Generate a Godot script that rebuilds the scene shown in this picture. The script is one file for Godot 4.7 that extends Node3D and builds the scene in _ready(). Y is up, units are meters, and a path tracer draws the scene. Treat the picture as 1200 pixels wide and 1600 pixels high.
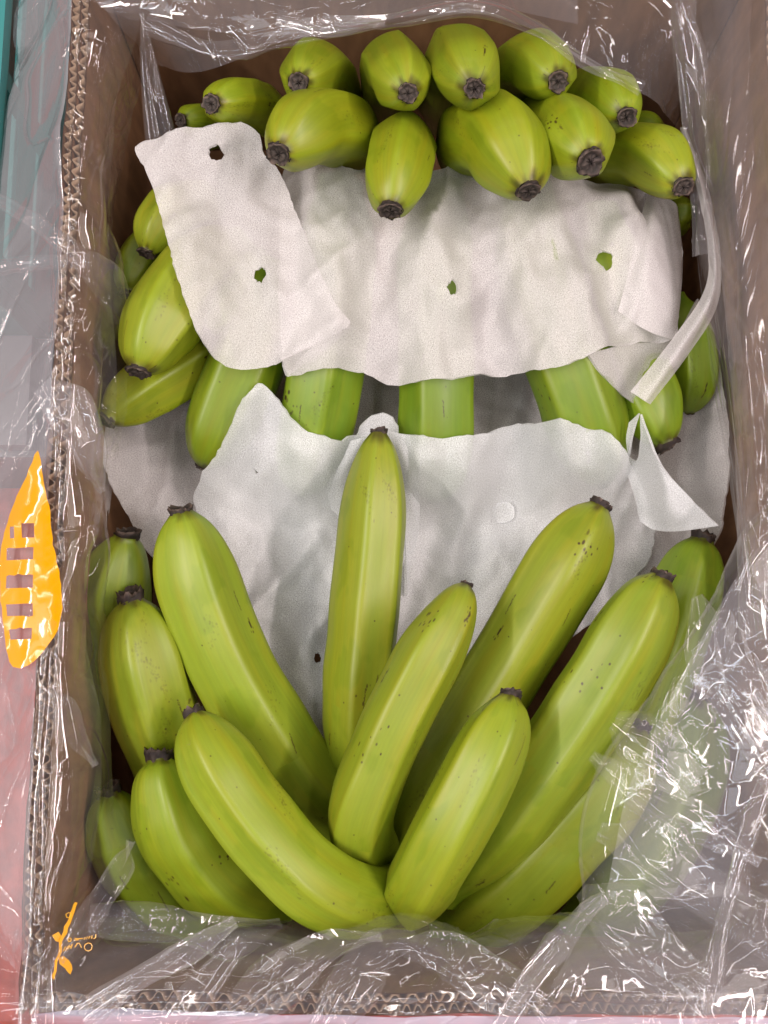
extends Node3D
# A cardboard box of green bananas with foam sheets and a clear plastic liner, seen from above.
# Metres, y up; the rim of the box is at y = 0.24, the camera stands about 0.58 above it.

const FOCAL := 1715.7
const CAM := Vector3(0, 0.822, 0.13)
const TILT := deg_to_rad(9.8)
var fwd := Vector3(0, -cos(TILT), -sin(TILT))
var upv := Vector3(0, sin(TILT), -cos(TILT))
var used := {}
var loft_foam: Material
var M := {}
var rng := RandomNumberGenerator.new()
var peel_mats := []
var n_a := FastNoiseLite.new()
var n_b := FastNoiseLite.new()
var n_c := FastNoiseLite.new()
var n_s := FastNoiseLite.new()

# height field for laying the foam sheets over the fruit
const HX0 := -0.21
const HZ0 := -0.34
const HC := 0.004
const HNX := 118
const HNZ := 160
var ob := PackedFloat32Array()


func _ready() -> void:
	var cam := Camera3D.new()
	cam.name = "camera"
	cam.fov = 50.0
	cam.near = 0.02
	cam.far = 60.0
	add_child(cam)
	cam.look_at_from_position(CAM, CAM + fwd, upv)
	cam.current = true
	var we := WorldEnvironment.new()
	we.name = "environment"
	var e := Environment.new()
	e.background_mode = Environment.BG_COLOR
	e.background_color = Color(0.018, 0.0175, 0.018).linear_to_srgb()
	e.tonemap_mode = Environment.TONE_MAPPER_LINEAR
	e.tonemap_exposure = 0.95
	e.sdfgi_enabled = true
	e.ssao_enabled = true
	e.ssil_enabled = true
	we.environment = e
	add_child(we)
	var warm := Color(1.0, 0.95, 0.92)
	var cool := Color(0.97, 0.98, 1.0)
	tube(Vector3(-1.20, 1.8, 0.15), Vector2(0.08, 1.7), 3.75, warm)
	tube(Vector3(1.25, 1.8, 0.15), Vector2(0.08, 1.7), 3.75, Color(1.0, 0.93, 0.92))
	tube(Vector3(-0.60, 2.2, 0.3), Vector2(0.025, 1.3), 0.55, warm)
	tube(Vector3(0.65, 2.2, 0.3), Vector2(0.025, 1.3), 0.55, warm)
	tube(Vector3(-0.2, 2.2, 0.9), Vector2(1.2, 0.02), 0.3, cool)
	tube(Vector3(0.0, 2.1, 1.8), Vector2(1.5, 0.03), 0.5, cool)
	tube(Vector3(0.0, 2.2, -0.95), Vector2(1.6, 0.03), 0.6, warm)
	tube(Vector3(-2.1, 1.5, 0.0), Vector2(0.05, 1.4), 0.8, warm)
	tube(Vector3(2.1, 1.5, 0.0), Vector2(0.05, 1.4), 0.8, warm)
	tube(Vector3(-1.35, 2.6, 0.3), Vector2(0.9, 1.6), 1.3, cool)
	tube(Vector3(1.35, 2.6, 0.1), Vector2(0.9, 1.6), 1.3, warm)
	tube(Vector3(0.1, 1.5, -2.0), Vector2(1.6, 0.04), 0.7, warm)
	tube(Vector3(0.0, 1.4, 2.2), Vector2(1.6, 0.03), 0.4, cool)

	rng.seed = 11
	for n in [n_a, n_b, n_c, n_s]:
		n.noise_type = FastNoiseLite.TYPE_SIMPLEX_SMOOTH
		n.frequency = 1.0
		n.fractal_type = FastNoiseLite.FRACTAL_NONE
	n_a.seed = 3
	n_b.seed = 9
	n_b.fractal_type = FastNoiseLite.FRACTAL_RIDGED
	n_b.fractal_octaves = 3
	n_c.seed = 21
	n_c.noise_type = FastNoiseLite.TYPE_CELLULAR
	n_c.cellular_return_type = FastNoiseLite.RETURN_DISTANCE2_SUB
	n_s.seed = 33
	make_materials()
	surroundings()
	neighbour_tray()
	box()
	all_bananas()
	foam_sheets()
	liner()


# ---------------------------------------------------------------- helpers

func tube(where: Vector3, size: Vector2, energy: float, c: Color) -> void:
	var l := AreaLight3D.new()
	l.name = numbered("ceiling_lamp")
	l.area_size = size
	l.light_energy = energy
	l.light_color = c
	l.shadow_enabled = true
	l.set("area_range", 20.0)
	add_child(l)
	l.look_at_from_position(where, where + Vector3(0, -1, 0), Vector3(0, 0, -1))


func numbered(called: String) -> String:
	var k: int = used.get(called, 0)
	used[called] = k + 1
	return called if k == 0 else "%s_%03d" % [called, k]


# the point of the place at height y that lies on the line of sight of a spot of the photograph
func at(px: float, py: float, y: float) -> Vector3:
	var d := fwd - upv * ((py - 800.0) / FOCAL) + Vector3.RIGHT * ((px - 600.0) / FOCAL)
	return CAM + d * ((y - CAM.y) / d.y)


func ats(l: Array) -> PackedVector3Array:
	var o := PackedVector3Array()
	for p in l:
		o.append(at(p[0], p[1], p[2]))
	return o


func depth_of(p: Vector3) -> float:
	return (p - CAM).dot(fwd)


func thing(called: String, label: String, category: String, where := Vector3.ZERO, group := "") -> Node3D:
	var o := Node3D.new()
	o.name = numbered(called)
	add_child(o)
	o.position = where
	o.set_meta("label", label)
	o.set_meta("category", category)
	if group:
		o.set_meta("group", group)
	return o


func put(called: String, mesh: Mesh, m: Material, parent: Node3D, label := "") -> MeshInstance3D:
	var o := MeshInstance3D.new()
	var k := 0
	var nm := called
	k = int(parent.get_meta("n_" + called, 0))
	parent.set_meta("n_" + called, k + 1)
	if k:
		nm = "%s_%03d" % [called, k]
	o.name = nm
	o.mesh = mesh
	o.material_override = m
	parent.add_child(o)
	if parent is Node3D and parent != self:
		o.position = -world_of(parent)
	if label:
		o.set_meta("label", label)
	return o


func world_of(n: Node3D) -> Vector3:
	var p := Vector3.ZERO
	var q: Node = n
	while q != self and q is Node3D:
		p += q.position
		q = q.get_parent()
	return p


func arrays(v: PackedVector3Array, n: PackedVector3Array, uv: PackedVector2Array, idx: PackedInt32Array, col := PackedColorArray()) -> ArrayMesh:
	var a := []
	a.resize(Mesh.ARRAY_MAX)
	a[Mesh.ARRAY_VERTEX] = v
	a[Mesh.ARRAY_NORMAL] = n
	if uv.size():
		a[Mesh.ARRAY_TEX_UV] = uv
	if col.size():
		a[Mesh.ARRAY_COLOR] = col
	a[Mesh.ARRAY_INDEX] = idx
	var m := ArrayMesh.new()
	if v.is_empty() or idx.is_empty():
		print("EMPTY MESH")
		return m
	m.add_surface_from_arrays(Mesh.PRIMITIVE_TRIANGLES, a)
	return m


# points in rows of nu; normals are du x dv
func grid_normals(p: PackedVector3Array, nu: int, nv: int, ring := false) -> PackedVector3Array:
	var out := PackedVector3Array()
	out.resize(nu * nv)
	for j in nv:
		var j0 := maxi(j - 1, 0)
		var j1 := mini(j + 1, nv - 1)
		for i in nu:
			var i0 := i - 1
			var i1 := i + 1
			if ring:
				if i0 < 0: i0 = nu - 2
				if i1 > nu - 1: i1 = 1
			else:
				i0 = maxi(i0, 0)
				i1 = mini(i1, nu - 1)
			var c := (p[j * nu + i1] - p[j * nu + i0]).cross(p[j1 * nu + i] - p[j0 * nu + i])
			out[j * nu + i] = c.normalized() if c.length_squared() > 1e-20 else Vector3.UP
	return out


func grid_index(nu: int, nv: int, base := 0, flip := false) -> PackedInt32Array:
	var x := PackedInt32Array()
	for j in nv - 1:
		for i in nu - 1:
			var a := base + j * nu + i
			if flip:
				x.append_array([a, a + 1, a + nu + 1, a, a + nu + 1, a + nu])
			else:
				x.append_array([a, a + nu + 1, a + 1, a, a + nu, a + nu + 1])
	return x


func curve(pts: PackedVector3Array, t: float) -> Vector3:
	var n := pts.size() - 1
	var f := clampf(t, 0, 1) * n
	var k := mini(int(f), n - 1)
	var u := f - k
	var p1 := pts[k]
	var p2 := pts[k + 1]
	var p0 := pts[k - 1] if k > 0 else p1 * 2 - p2
	var p3 := pts[k + 2] if k + 2 <= n else p2 * 2 - p1
	return p1.cubic_interpolate(p2, p0, p3, u)


func even(pts: PackedVector3Array, n: int) -> PackedVector3Array:
	var fine := PackedVector3Array()
	var acc := PackedFloat32Array([0.0])
	for i in 241:
		fine.append(curve(pts, i / 240.0))
		if i:
			acc.append(acc[i - 1] + fine[i].distance_to(fine[i - 1]))
	var out := PackedVector3Array()
	var k := 0
	for i in n:
		var s := acc[240] * i / (n - 1.0)
		while k < 239 and acc[k + 1] < s:
			k += 1
		out.append(fine[k].lerp(fine[k + 1], clampf((s - acc[k]) / maxf(acc[k + 1] - acc[k], 1e-9), 0, 1)))
	return out


func lin(r: float, g: float, b: float, a := 1.0) -> Color:
	var c := Color(r, g, b).linear_to_srgb()
	c.a = a
	return c


func noise_tex(seed_: int, type: int, freq: float, size: int, lo: Color, hi: Color, oct := 3) -> NoiseTexture2D:
	var n := FastNoiseLite.new()
	n.seed = seed_
	n.noise_type = type
	n.frequency = freq
	n.fractal_octaves = oct
	var t := NoiseTexture2D.new()
	t.width = size
	t.height = size
	t.seamless = true
	t.noise = n
	var g := Gradient.new()
	g.set_color(0, lo)
	g.set_color(1, hi)
	t.color_ramp = g
	return t


# ---------------------------------------------------------------- materials

func std(albedo: Color, rough: float) -> StandardMaterial3D:
	var m := StandardMaterial3D.new()
	m.albedo_color = albedo
	m.roughness = rough
	m.cull_mode = BaseMaterial3D.CULL_DISABLED
	return m


func film_mat(haze: float, rough: float, tint := Color(0.86, 0.85, 0.88)) -> StandardMaterial3D:
	var m := std(Color(tint.r, tint.g, tint.b, haze), rough)
	m.transparency = BaseMaterial3D.TRANSPARENCY_ALPHA
	m.metallic_specular = 0.5
	return m


func make_materials() -> void:
	M.film = film_mat(0.025, 0.05)
	M.film_haze = film_mat(0.065, 0.05)
	M.film_milky = film_mat(0.15, 0.07)
	M.film_thick = film_mat(0.28, 0.07)
	M.film_white = film_mat(0.46, 0.08, Color(0.86, 0.86, 0.95))
	M.print = film_mat(0.6, 0.1, Color(0.97, 0.7, 0.02))
	var f := std(lin(0.85, 0.825, 0.83), 0.45)
	f.albedo_texture = noise_tex(5, FastNoiseLite.TYPE_SIMPLEX_SMOOTH, 0.13, 512, Color(0.94, 0.94, 0.94, 0.16), Color(1, 1, 1, 0.76), 2)
	f.uv1_triplanar = true
	f.uv1_world_triplanar = true
	f.uv1_scale = Vector3(18, 18, 18)
	f.heightmap_enabled = true
	f.heightmap_texture = noise_tex(8, FastNoiseLite.TYPE_CELLULAR, 0.075, 512, Color.BLACK, Color.WHITE, 2)
	f.heightmap_scale = 0.02
	f.transparency = BaseMaterial3D.TRANSPARENCY_ALPHA
	f.albedo_color.a = 0.95
	f.backlight_enabled = true
	f.backlight = Color(0.3, 0.3, 0.3)
	M.foam = f
	M.foam_cool = f.duplicate()
	M.foam_cool.albedo_color = lin(0.90, 0.925, 0.95, 0.98)
	var b := std(lin(0.30, 0.152, 0.072), 0.85)
	b.albedo_texture = noise_tex(15, FastNoiseLite.TYPE_SIMPLEX, 0.02, 512, Color(0.82, 0.82, 0.82), Color(1, 1, 1), 5)
	b.uv1_triplanar = true
	b.uv1_world_triplanar = true
	b.uv1_scale = Vector3(5, 1.4, 5)
	M.card = b
	M.flute = std(lin(0.42, 0.29, 0.19), 0.85)
	M.tip = std(Color.WHITE, 0.75)
	M.tip.vertex_color_use_as_albedo = true
	for k in 4:
		var m := std(Color.WHITE, 0.46)
		m.albedo_texture = peel_texture(100 + k)
		m.vertex_color_use_as_albedo = true
		m.metallic_specular = 0.5
		m.clearcoat_enabled = true
		m.clearcoat = 0.12
		m.clearcoat_roughness = 0.28
		peel_mats.append(m)


# waxy green peel: pale bloom, rubbed greener patches, brown specks and scratches
func peel_texture(sd: int) -> ImageTexture:
	var w := 384
	var h := 640
	var data := PackedByteArray()
	data.resize(w * h * 3)
	var n := FastNoiseLite.new()
	n.seed = sd
	n.frequency = 1.0
	n.noise_type = FastNoiseLite.TYPE_SIMPLEX_SMOOTH
	n.fractal_octaves = 3
	var bloom := Vector3(0.24, 0.325, 0.016)
	var rub := Vector3(0.175, 0.262, 0.003)
	var yel := Vector3(0.31, 0.302, 0.006)
	for y in h:
		var v := y / float(h)
		for x in w:
			var a := TAU * x / w
			var cx := cos(a) * 0.9
			var cz := sin(a) * 0.9
			var m1 := smoothstep(0.2, 0.42, n.get_noise_3d(cx, v * 5.0, cz))
			var m2 := n.get_noise_3d(cx * 2.2 + 9.0, v * 2.0, cz * 2.2) * 0.5 + 0.5
			var g := n.get_noise_3d(cx * 14.0, v * 26.0 + 3.0, cz * 14.0) * 0.04 + 1.0
			var st := n.get_noise_3d(cx * 9.0 + 70.0, v * 1.6, cz * 9.0) * 0.09 + n.get_noise_3d(cx * 1.3 + 30.0, v * 3.0, cz * 1.3) * 0.08
			g += st
			var c := bloom.lerp(yel, m2 * m2 * 0.95).lerp(rub, m1 * 0.45) * g
			var q := (y * w + x) * 3
			data[q] = int(clampf(pow(c.x, 0.4545), 0, 1) * 255)
			data[q + 1] = int(clampf(pow(c.y, 0.4545), 0, 1) * 255)
			data[q + 2] = int(clampf(pow(c.z, 0.4545), 0, 1) * 255)
	var im := Image.create_from_data(w, h, false, Image.FORMAT_RGB8, data)
	var r := RandomNumberGenerator.new()
	r.seed = sd
	for k in 42:
		speck(im, r.randi_range(0, w), r.randi_range(0, h), r.randf_range(0.6, 1.4), 1.0, r.randf_range(0.35, 0.85))
	for k in 3:     # clusters of specks and little scars
		var cx := r.randi_range(20, w - 20)
		var cy := r.randi_range(20, h - 20)
		for q in r.randi_range(5, 14):
			speck(im, cx + int(r.randfn(0, 11)), cy + int(r.randfn(0, 16)), r.randf_range(0.7, 2.2), r.randf_range(1.0, 2.2), r.randf_range(0.4, 0.9))
	for k in 5:     # scratches along the finger
		var sx := r.randf_range(10, w - 10)
		var sy := r.randf_range(0, h - 70)
		var dx := r.randf_range(-0.25, 0.25)
		for q in r.randi_range(12, 50):
			if r.randf() < 0.75:
				speck(im, int(sx + dx * q + r.randf_range(-0.7, 0.7)), int(sy + q), 0.9, 1.2, 0.5)
	for k in 9:     # scuffs: streaky smears of many faint marks
		var bx := r.randi_range(0, w)
		var by := r.randi_range(40, h - 40)
		var dir := Vector2.from_angle(r.randf_range(1.0, 2.2))
		for q in r.randi_range(20, 60):
			var o := dir * r.randfn(0, 22) + Vector2(r.randfn(0, 5), r.randfn(0, 5))
			speck(im, bx + int(o.x), by + int(o.y), r.randf_range(0.7, 1.8), r.randf_range(0.8, 2.0), r.randf_range(0.04, 0.2))
	for k in 2:     # dark irregular scars
		var bx := r.randi_range(0, w)
		var by := r.randi_range(60, h - 60)
		for q in 12:
			speck(im, bx + int(r.randfn(0, 2.5)), by + int(r.randfn(0, 8)), r.randf_range(0.8, 2.0), r.randf_range(1.0, 2.5), r.randf_range(0.3, 0.8))
	return ImageTexture.create_from_image(im)


func speck(im: Image, x: int, y: int, rad: float, tall: float, strength: float) -> void:
	var k := int(ceil(rad * maxf(1.0, tall))) + 1
	for j in range(-k, k + 1):
		for i in range(-k, k + 1):
			var d := sqrt(i * i + (j / tall) * (j / tall)) / rad
			var s := strength * (1.0 - smoothstep(0.6, 1.35, d))
			if s > 0.02:
				var px := posmod(x + i, im.get_width())
				var py := clampi(y + j, 0, im.get_height() - 1)
				im.set_pixel(px, py, im.get_pixel(px, py).lerp(Color(0.2, 0.13, 0.06), s))


# ---------------------------------------------------------------- surroundings and box

func slab(st: SurfaceTool, a: Vector3, b: Vector3) -> void:
	var bm := BoxMesh.new()
	bm.size = (b - a).abs()
	st.append_from(bm, 0, Transform3D(Basis(), (a + b) / 2))


func surroundings() -> void:
	var fl := std(lin(0.42, 0.055, 0.035), 0.55)
	fl.albedo_texture = noise_tex(51, FastNoiseLite.TYPE_SIMPLEX, 0.03, 512, Color(0.75, 0.75, 0.75), Color(1, 1, 1), 5)
	fl.uv1_triplanar = true
	fl.uv1_world_triplanar = true
	fl.uv1_scale = Vector3(3, 3, 3)
	var pm := PlaneMesh.new()
	pm.size = Vector2(6, 6)
	var o := put("floor", pm, fl, self)
	o.set_meta("kind", "structure")
	o.set_meta("label", "red floor under and beside the cardboard box")

	# teal crate at the upper left, beyond the liner film
	var teal := std(lin(0.04, 0.22, 0.22), 0.4)
	var t := thing("plastic_crate", "teal plastic crate at the upper left edge, beside the cardboard box", "crate", Vector3(-0.40, 0, -0.33))
	for k in 4:
		var y := 0.01 + k * 0.05
		var st := SurfaceTool.new()
		slab(st, Vector3(-0.255, y, -0.50), Vector3(-0.243, y + 0.034, -0.13))
		put("slat", st.commit(), teal, t)
	for z in [-0.50, -0.38, -0.26, -0.142]:
		var st2 := SurfaceTool.new()
		slab(st2, Vector3(-0.2428, 0.0, z), Vector3(-0.236, 0.2, z + 0.012))
		put("upright", st2.commit(), teal, t)
	var st3 := SurfaceTool.new()
	slab(st3, Vector3(-0.262, 0.2, -0.51), Vector3(-0.232, 0.212, -0.12))
	put("rim", st3.commit(), teal, t)
	var st4 := SurfaceTool.new()
	slab(st4, Vector3(-0.55, 0.0, -0.13), Vector3(-0.243, 0.196, -0.118))
	put("end_panel", st4.commit(), teal, t)
	var dk := std(lin(0.03, 0.03, 0.035), 0.3)
	var st5 := SurfaceTool.new()
	slab(st5, Vector3(-0.55, 0.004, -0.5), Vector3(-0.257, 0.11, -0.14))
	put("black_tray", st5.commit(), dk, t)


func neighbour_tray() -> void:
	var m := std(lin(0.06, 0.06, 0.068), 0.35)
	var t := thing("tray", "dark grey tray under the film at the left edge, below the teal crate", "tray", Vector3(-0.35, 0, -0.07))
	var st := SurfaceTool.new()
	slab(st, Vector3(-0.52, 0.002, -0.112), Vector3(-0.222, 0.11, -0.03))
	put("body", st.commit(), m, t)
	for k in 5:
		st = SurfaceTool.new()
		var x := -0.50 + k * 0.062
		slab(st, Vector3(x, 0.1105, -0.108), Vector3(x + 0.02, 0.128, -0.034))
		put("rib", st.commit(), m, t)


func wall(boxn: Node3D, o: Vector3, dir: Vector3, out: Vector3, length: float, sd: int) -> void:
	# double-wall board: three liners with two fluted layers between
	var h := 0.24
	var st := SurfaceTool.new()
	var n := int(length / 0.004)
	var turned := dir.cross(Vector3.UP).dot(out) > 0
	var v := PackedVector3Array()
	var nr := PackedVector3Array()
	var idx := PackedInt32Array()
	for k in 3:
		for side in 2:
			var off := k * 0.0052 + side * 0.0005
			var b := v.size()
			for i in n + 1:
				var s := length * i / n
				var top := h + n_a.get_noise_2d(s * 60.0, sd * 7.0 + k * 3.0) * 0.0013 - (0.0008 if k == 1 else 0.0)
				var wob := n_a.get_noise_2d(s * 22.0, sd * 11.0 + 50.0) * 0.0012
				for y in [0.0, h - 0.03, top]:
					v.append(o + dir * s + out * (off + (wob if y > 0.2 else 0.0)) + Vector3(0, y, 0))
					nr.append(out if side else -out)
			for i in n:
				for q in 2:
					var a := b + i * 3 + q
					if (side == 1) == turned:
						idx.append_array([a, a + 4, a + 3, a, a + 1, a + 4])
					else:
						idx.append_array([a, a + 3, a + 4, a, a + 4, a + 1])
	var w := put("wall", arrays(v, nr, PackedVector2Array(), idx), M.card, boxn)
	for k in 2:
		var p := PackedVector3Array()
		var m := int(length / 0.0006)
		var nrm := PackedVector3Array()
		var ix := PackedInt32Array()
		var ph := 0.0
		for i in m + 1:
			var s := length * i / m
			ph += TAU / (0.0078 if k == 0 else 0.0066) * 0.0006 * (1.0 + 0.25 * n_a.get_noise_2d(s * 40.0, sd + k * 5.0))
			var crush := 1.0 - 0.35 * smoothstep(0.1, 0.6, n_a.get_noise_2d(s * 30.0, sd * 3.0 + k))
			var wv := sin(ph)
			wv = signf(wv) * pow(absf(wv), 0.8) * 0.0021 * crush
			var wob := n_a.get_noise_2d(s * 22.0, sd * 11.0 + 50.0) * 0.0012
			var off := 0.0029 + k * 0.0052 + wv + wob
			var c := o + dir * s + out * off
			var top := h - 0.0006 + n_a.get_noise_2d(s * 130.0, sd * 5.0 + k) * 0.0014
			for side in 2:
				var q := out * (0.00018 if side else -0.00018)
				p.append(c + q + Vector3(0, h - 0.03, 0))
				p.append(c + q + Vector3(0, top, 0))
				nrm.append(out)
				nrm.append(out)
		for i in m:
			var a := i * 4
			ix.append_array([a, a + 4, a + 5, a, a + 5, a + 1])
			ix.append_array([a + 2, a + 7, a + 6, a + 2, a + 3, a + 7])
			ix.append_array([a + 1, a + 5, a + 7, a + 1, a + 7, a + 3])
		var mesh := arrays(p, nrm, PackedVector2Array(), ix)
		var sf := SurfaceTool.new()
		sf.create_from(mesh, 0)
		sf.generate_normals()
		put("flute", sf.commit(), M.flute, w)


const BX0 := -0.172
const BX1 := 0.222
const BZ0 := -0.302
const BZ1 := 0.273

func box() -> void:
	var t := thing("cardboard_box", "open brown corrugated cardboard box holding the green bananas", "box", Vector3(0.025, 0, -0.015))
	var e := 0.011
	wall(t, Vector3(BX0, 0, BZ0 - e), Vector3(0, 0, 1), Vector3(-1, 0, 0), BZ1 - BZ0 + 2 * e, 1)
	wall(t, Vector3(BX1, 0, BZ0 - e), Vector3(0, 0, 1), Vector3(1, 0, 0), BZ1 - BZ0 + 2 * e, 2)
	wall(t, Vector3(BX0 + 0.001, 0, BZ1), Vector3(1, 0, 0), Vector3(0, 0, 1), BX1 - BX0 - 0.002, 3)
	wall(t, Vector3(BX0 + 0.001, 0, BZ0), Vector3(1, 0, 0), Vector3(0, 0, -1), BX1 - BX0 - 0.002, 4)
	var st := SurfaceTool.new()
	slab(st, Vector3(BX0 + 0.001, 0.004, BZ0 + 0.001), Vector3(BX1 - 0.001, 0.012, BZ1 - 0.001))
	put("bottom", st.commit(), M.card, t)


# ---------------------------------------------------------------- bananas

# pts run from the stem end to the tip, as [px, py, height]; w is the thickness in photograph pixels at the middle
func banana(label: String, pts: Array, w: float, roll := 0.0, tint := Vector3(1, 1, 1), tip_size := 1.0, group := "", taper := 1.0) -> void:
	var N := 84
	var hue := rng.randf_range(-1.0, 1.0)
	tint *= Vector3(1.0 + 0.06 * hue, 1.0 - 0.02 * hue, 1.0 - 0.1 * hue) * rng.randf_range(0.9, 1.06)
	if group == UPPER:
		tint *= Vector3(1.06, 0.98, 0.7)
	var S := 50
	var ctrl := ats(pts)
	var ax := even(ctrl, N)
	var mid := ax[N * 6 / 10]
	var R := w * depth_of(mid) / FOCAL / 2.0 * (0.95 if group == LOWER or group == UPPER else 1.0)
	var length := 0.0
	for i in N - 1:
		length += ax[i].distance_to(ax[i + 1])
	var sd := rng.randf() * 100.0
	var base := ax[0]
	var t := thing("banana", label, "banana", base, group)
	# frames
	var T := (ax[1] - ax[0]).normalized()
	var e1 := T.cross(Vector3(0.3, 1, 0.2)).normalized().rotated(T, roll)
	var P := PackedVector3Array()
	var UV := PackedVector2Array()
	var C := PackedColorArray()
	var uo := rng.randf()
	var vo := rng.randf()
	var tip_r := 0.0
	var tl := clampf(2.1 * R * taper / length, 0.1, 0.5)
	for j in N:
		var tt := j / (N - 1.0)
		var T2 := (ax[mini(j + 1, N - 1)] - ax[maxi(j - 1, 0)]).normalized()
		e1 = (e1 - T2 * e1.dot(T2)).normalized()
		var e2 := T2.cross(e1)
		# e1 x e2 = T2
		var prof := 0.62 + 0.38 * smoothstep(0.0, 0.28, tt)
		var q := clampf((tt - (1.0 - tl)) / tl, 0, 1)
		var down := sqrt(maxf(0.0, 1.0 - pow(q, 2.3) * 0.97))
		down = maxf(down, 0.0)
		var neck := (0.27 if group == UPPER else 0.3) * tip_size
		down = lerpf(down, maxf(neck, down), smoothstep(0.5, 0.95, q))
		prof *= down
		prof *= 1.0 + 0.03 * n_a.get_noise_2d(tt * 5.0, sd)
		var r := R * prof
		tip_r = r
		var ridge := (0.62 if group == UPPER else 0.9) * (1.0 - 0.6 * smoothstep(0.6, 1.0, q)) 
		for i in S + 1:
			var th := TAU * i / S
			var m := fposmod(th + 0.15 * sin(th * 2.0 + sd), TAU / 5.0) - PI / 5.0
			var poly := cos(PI / 5.0) / cos(m)          # 0.81 at mid-face, 1 at a ridge
			poly = (poly - 0.90) * ridge * 0.95 + 1.0
			var rr := r * poly * (1.0 + 0.02 * n_a.get_noise_3d(cos(th), sin(th), tt * 4.0 + sd))
			P.append(ax[j] + (e1 * cos(th) + e2 * sin(th)) * rr)
			UV.append(Vector2(float(i) / S + uo, tt * length / 0.21 + vo))
			var edge := pow(absf(m) / (PI / 5.0), 5.0)
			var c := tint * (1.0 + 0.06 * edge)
			c = c.lerp(Vector3(c.x * 1.18, c.y * 1.02, c.z * 0.8), 0.5 * edge)
			var sc := n_a.get_noise_3d(cos(th) * 2.0, sin(th) * 2.0, sd + tt * 3.0) * 0.5 + 0.5
			c = c.lerp(c * Vector3(0.86, 0.96, 0.75), sc * 0.5)
			c = c.lerp(c * Vector3(0.72, 0.92, 0.6), 1.0 - smoothstep(0.0, 0.3, tt))       # greener towards the stem
			var b := smoothstep(0.9, 1.0, q + 0.07 * n_a.get_noise_3d(cos(th) * 1.5, sin(th) * 1.5, sd + 40.0))
			c = c.lerp(Vector3(0.2, 0.12, 0.12), b * 0.85)
			C.append(Color(c.x, c.y, c.z))
	var nm := grid_normals(P, S + 1, N, true)
	for k in P.size():
		drop(P[k])
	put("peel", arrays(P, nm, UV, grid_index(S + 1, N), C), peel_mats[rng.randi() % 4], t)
	# the dry flower end
	var Td := (ax[N - 1] - ax[N - 3]).normalized()
	e1 = (e1 - Td * e1.dot(Td)).normalized()
	var f2 := Td.cross(e1)
	var prof_r := [0.9, 1.0, 1.04, 1.03, 0.96, 0.82, 0.72, 0.45, 0.0]
	var prof_z := [-0.35, -0.12, 0.06, 0.2, 0.3, 0.27, 0.16, 0.12, 0.14]
	var tint9 := [Vector3(0.08, 0.06, 0.025), Vector3(0.036, 0.023, 0.017), Vector3(0.02, 0.013, 0.011), Vector3(0.034, 0.023, 0.019), Vector3(0.12, 0.085, 0.068), Vector3(0.05, 0.036, 0.03), Vector3(0.026, 0.019, 0.016), Vector3(0.06, 0.045, 0.038), Vector3(0.03, 0.021, 0.018)]
	var p2 := PackedVector3Array()
	var c2 := PackedColorArray()
	var S2 := 26
	var lean := Vector2(rng.randf_range(-0.25, 0.25), rng.randf_range(-0.25, 0.25))
	var ln := rng.randf_range(0.7, 1.25) * (1.7 if group == LOWER else 1.0)
	for j in 9:
		for i in S2 + 1:
			var th := TAU * (i % S2) / S2
			var nz := n_a.get_noise_3d(cos(th) * 1.6 + sd, sin(th) * 1.6, j * 0.35)
			var n2 := n_s.get_noise_3d(cos(th) * 5.0 + sd, sin(th) * 5.0, j * 0.9)
			var rr: float = tip_r * prof_r[j] * (1.0 + 0.22 * nz + 0.13 * n2)
			var zz: float = tip_r * ln * (prof_z[j] + (0.16 * nz + 0.14 * n2) * (1.0 if j > 1 else 0.3)) + tip_r * (lean.x * cos(th) + lean.y * sin(th)) * prof_r[j] * (1.0 if j > 1 else 0.4)
			p2.append(ax[N - 1] + (e1 * cos(th) + f2 * sin(th)) * rr + Td * zz)
			var c: Vector3 = tint9[j] * (1.0 + 0.6 * n2)
			c2.append(Color(maxf(c.x, 0.012), maxf(c.y, 0.01), maxf(c.z, 0.01)))
	put("blossom_end", arrays(p2, grid_normals(p2, S2 + 1, 9, true), PackedVector2Array(), grid_index(S2 + 1, 9), c2), M.tip, t)


var field := PackedFloat32Array()   # heights of what lies below the next sheet

func drop(p: Vector3) -> void:
	var i := int((p.x - HX0) / HC + 0.5)
	var j := int((p.z - HZ0) / HC + 0.5)
	if i < 0 or j < 0 or i >= HNX or j >= HNZ:
		return
	if p.y > field[j * HNX + i]:
		field[j * HNX + i] = p.y


func clear_field(y: float) -> void:
	field.resize(HNX * HNZ)
	field.fill(y)


const LOWER := "bananas of the lower hand, tips pointing up the box"
const UPPER := "bananas of the top hand, tips towards the viewer"
const SIDE := "bananas along the left wall"
const MIDDLE := "bananas half hidden under the foam sheets"

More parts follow.
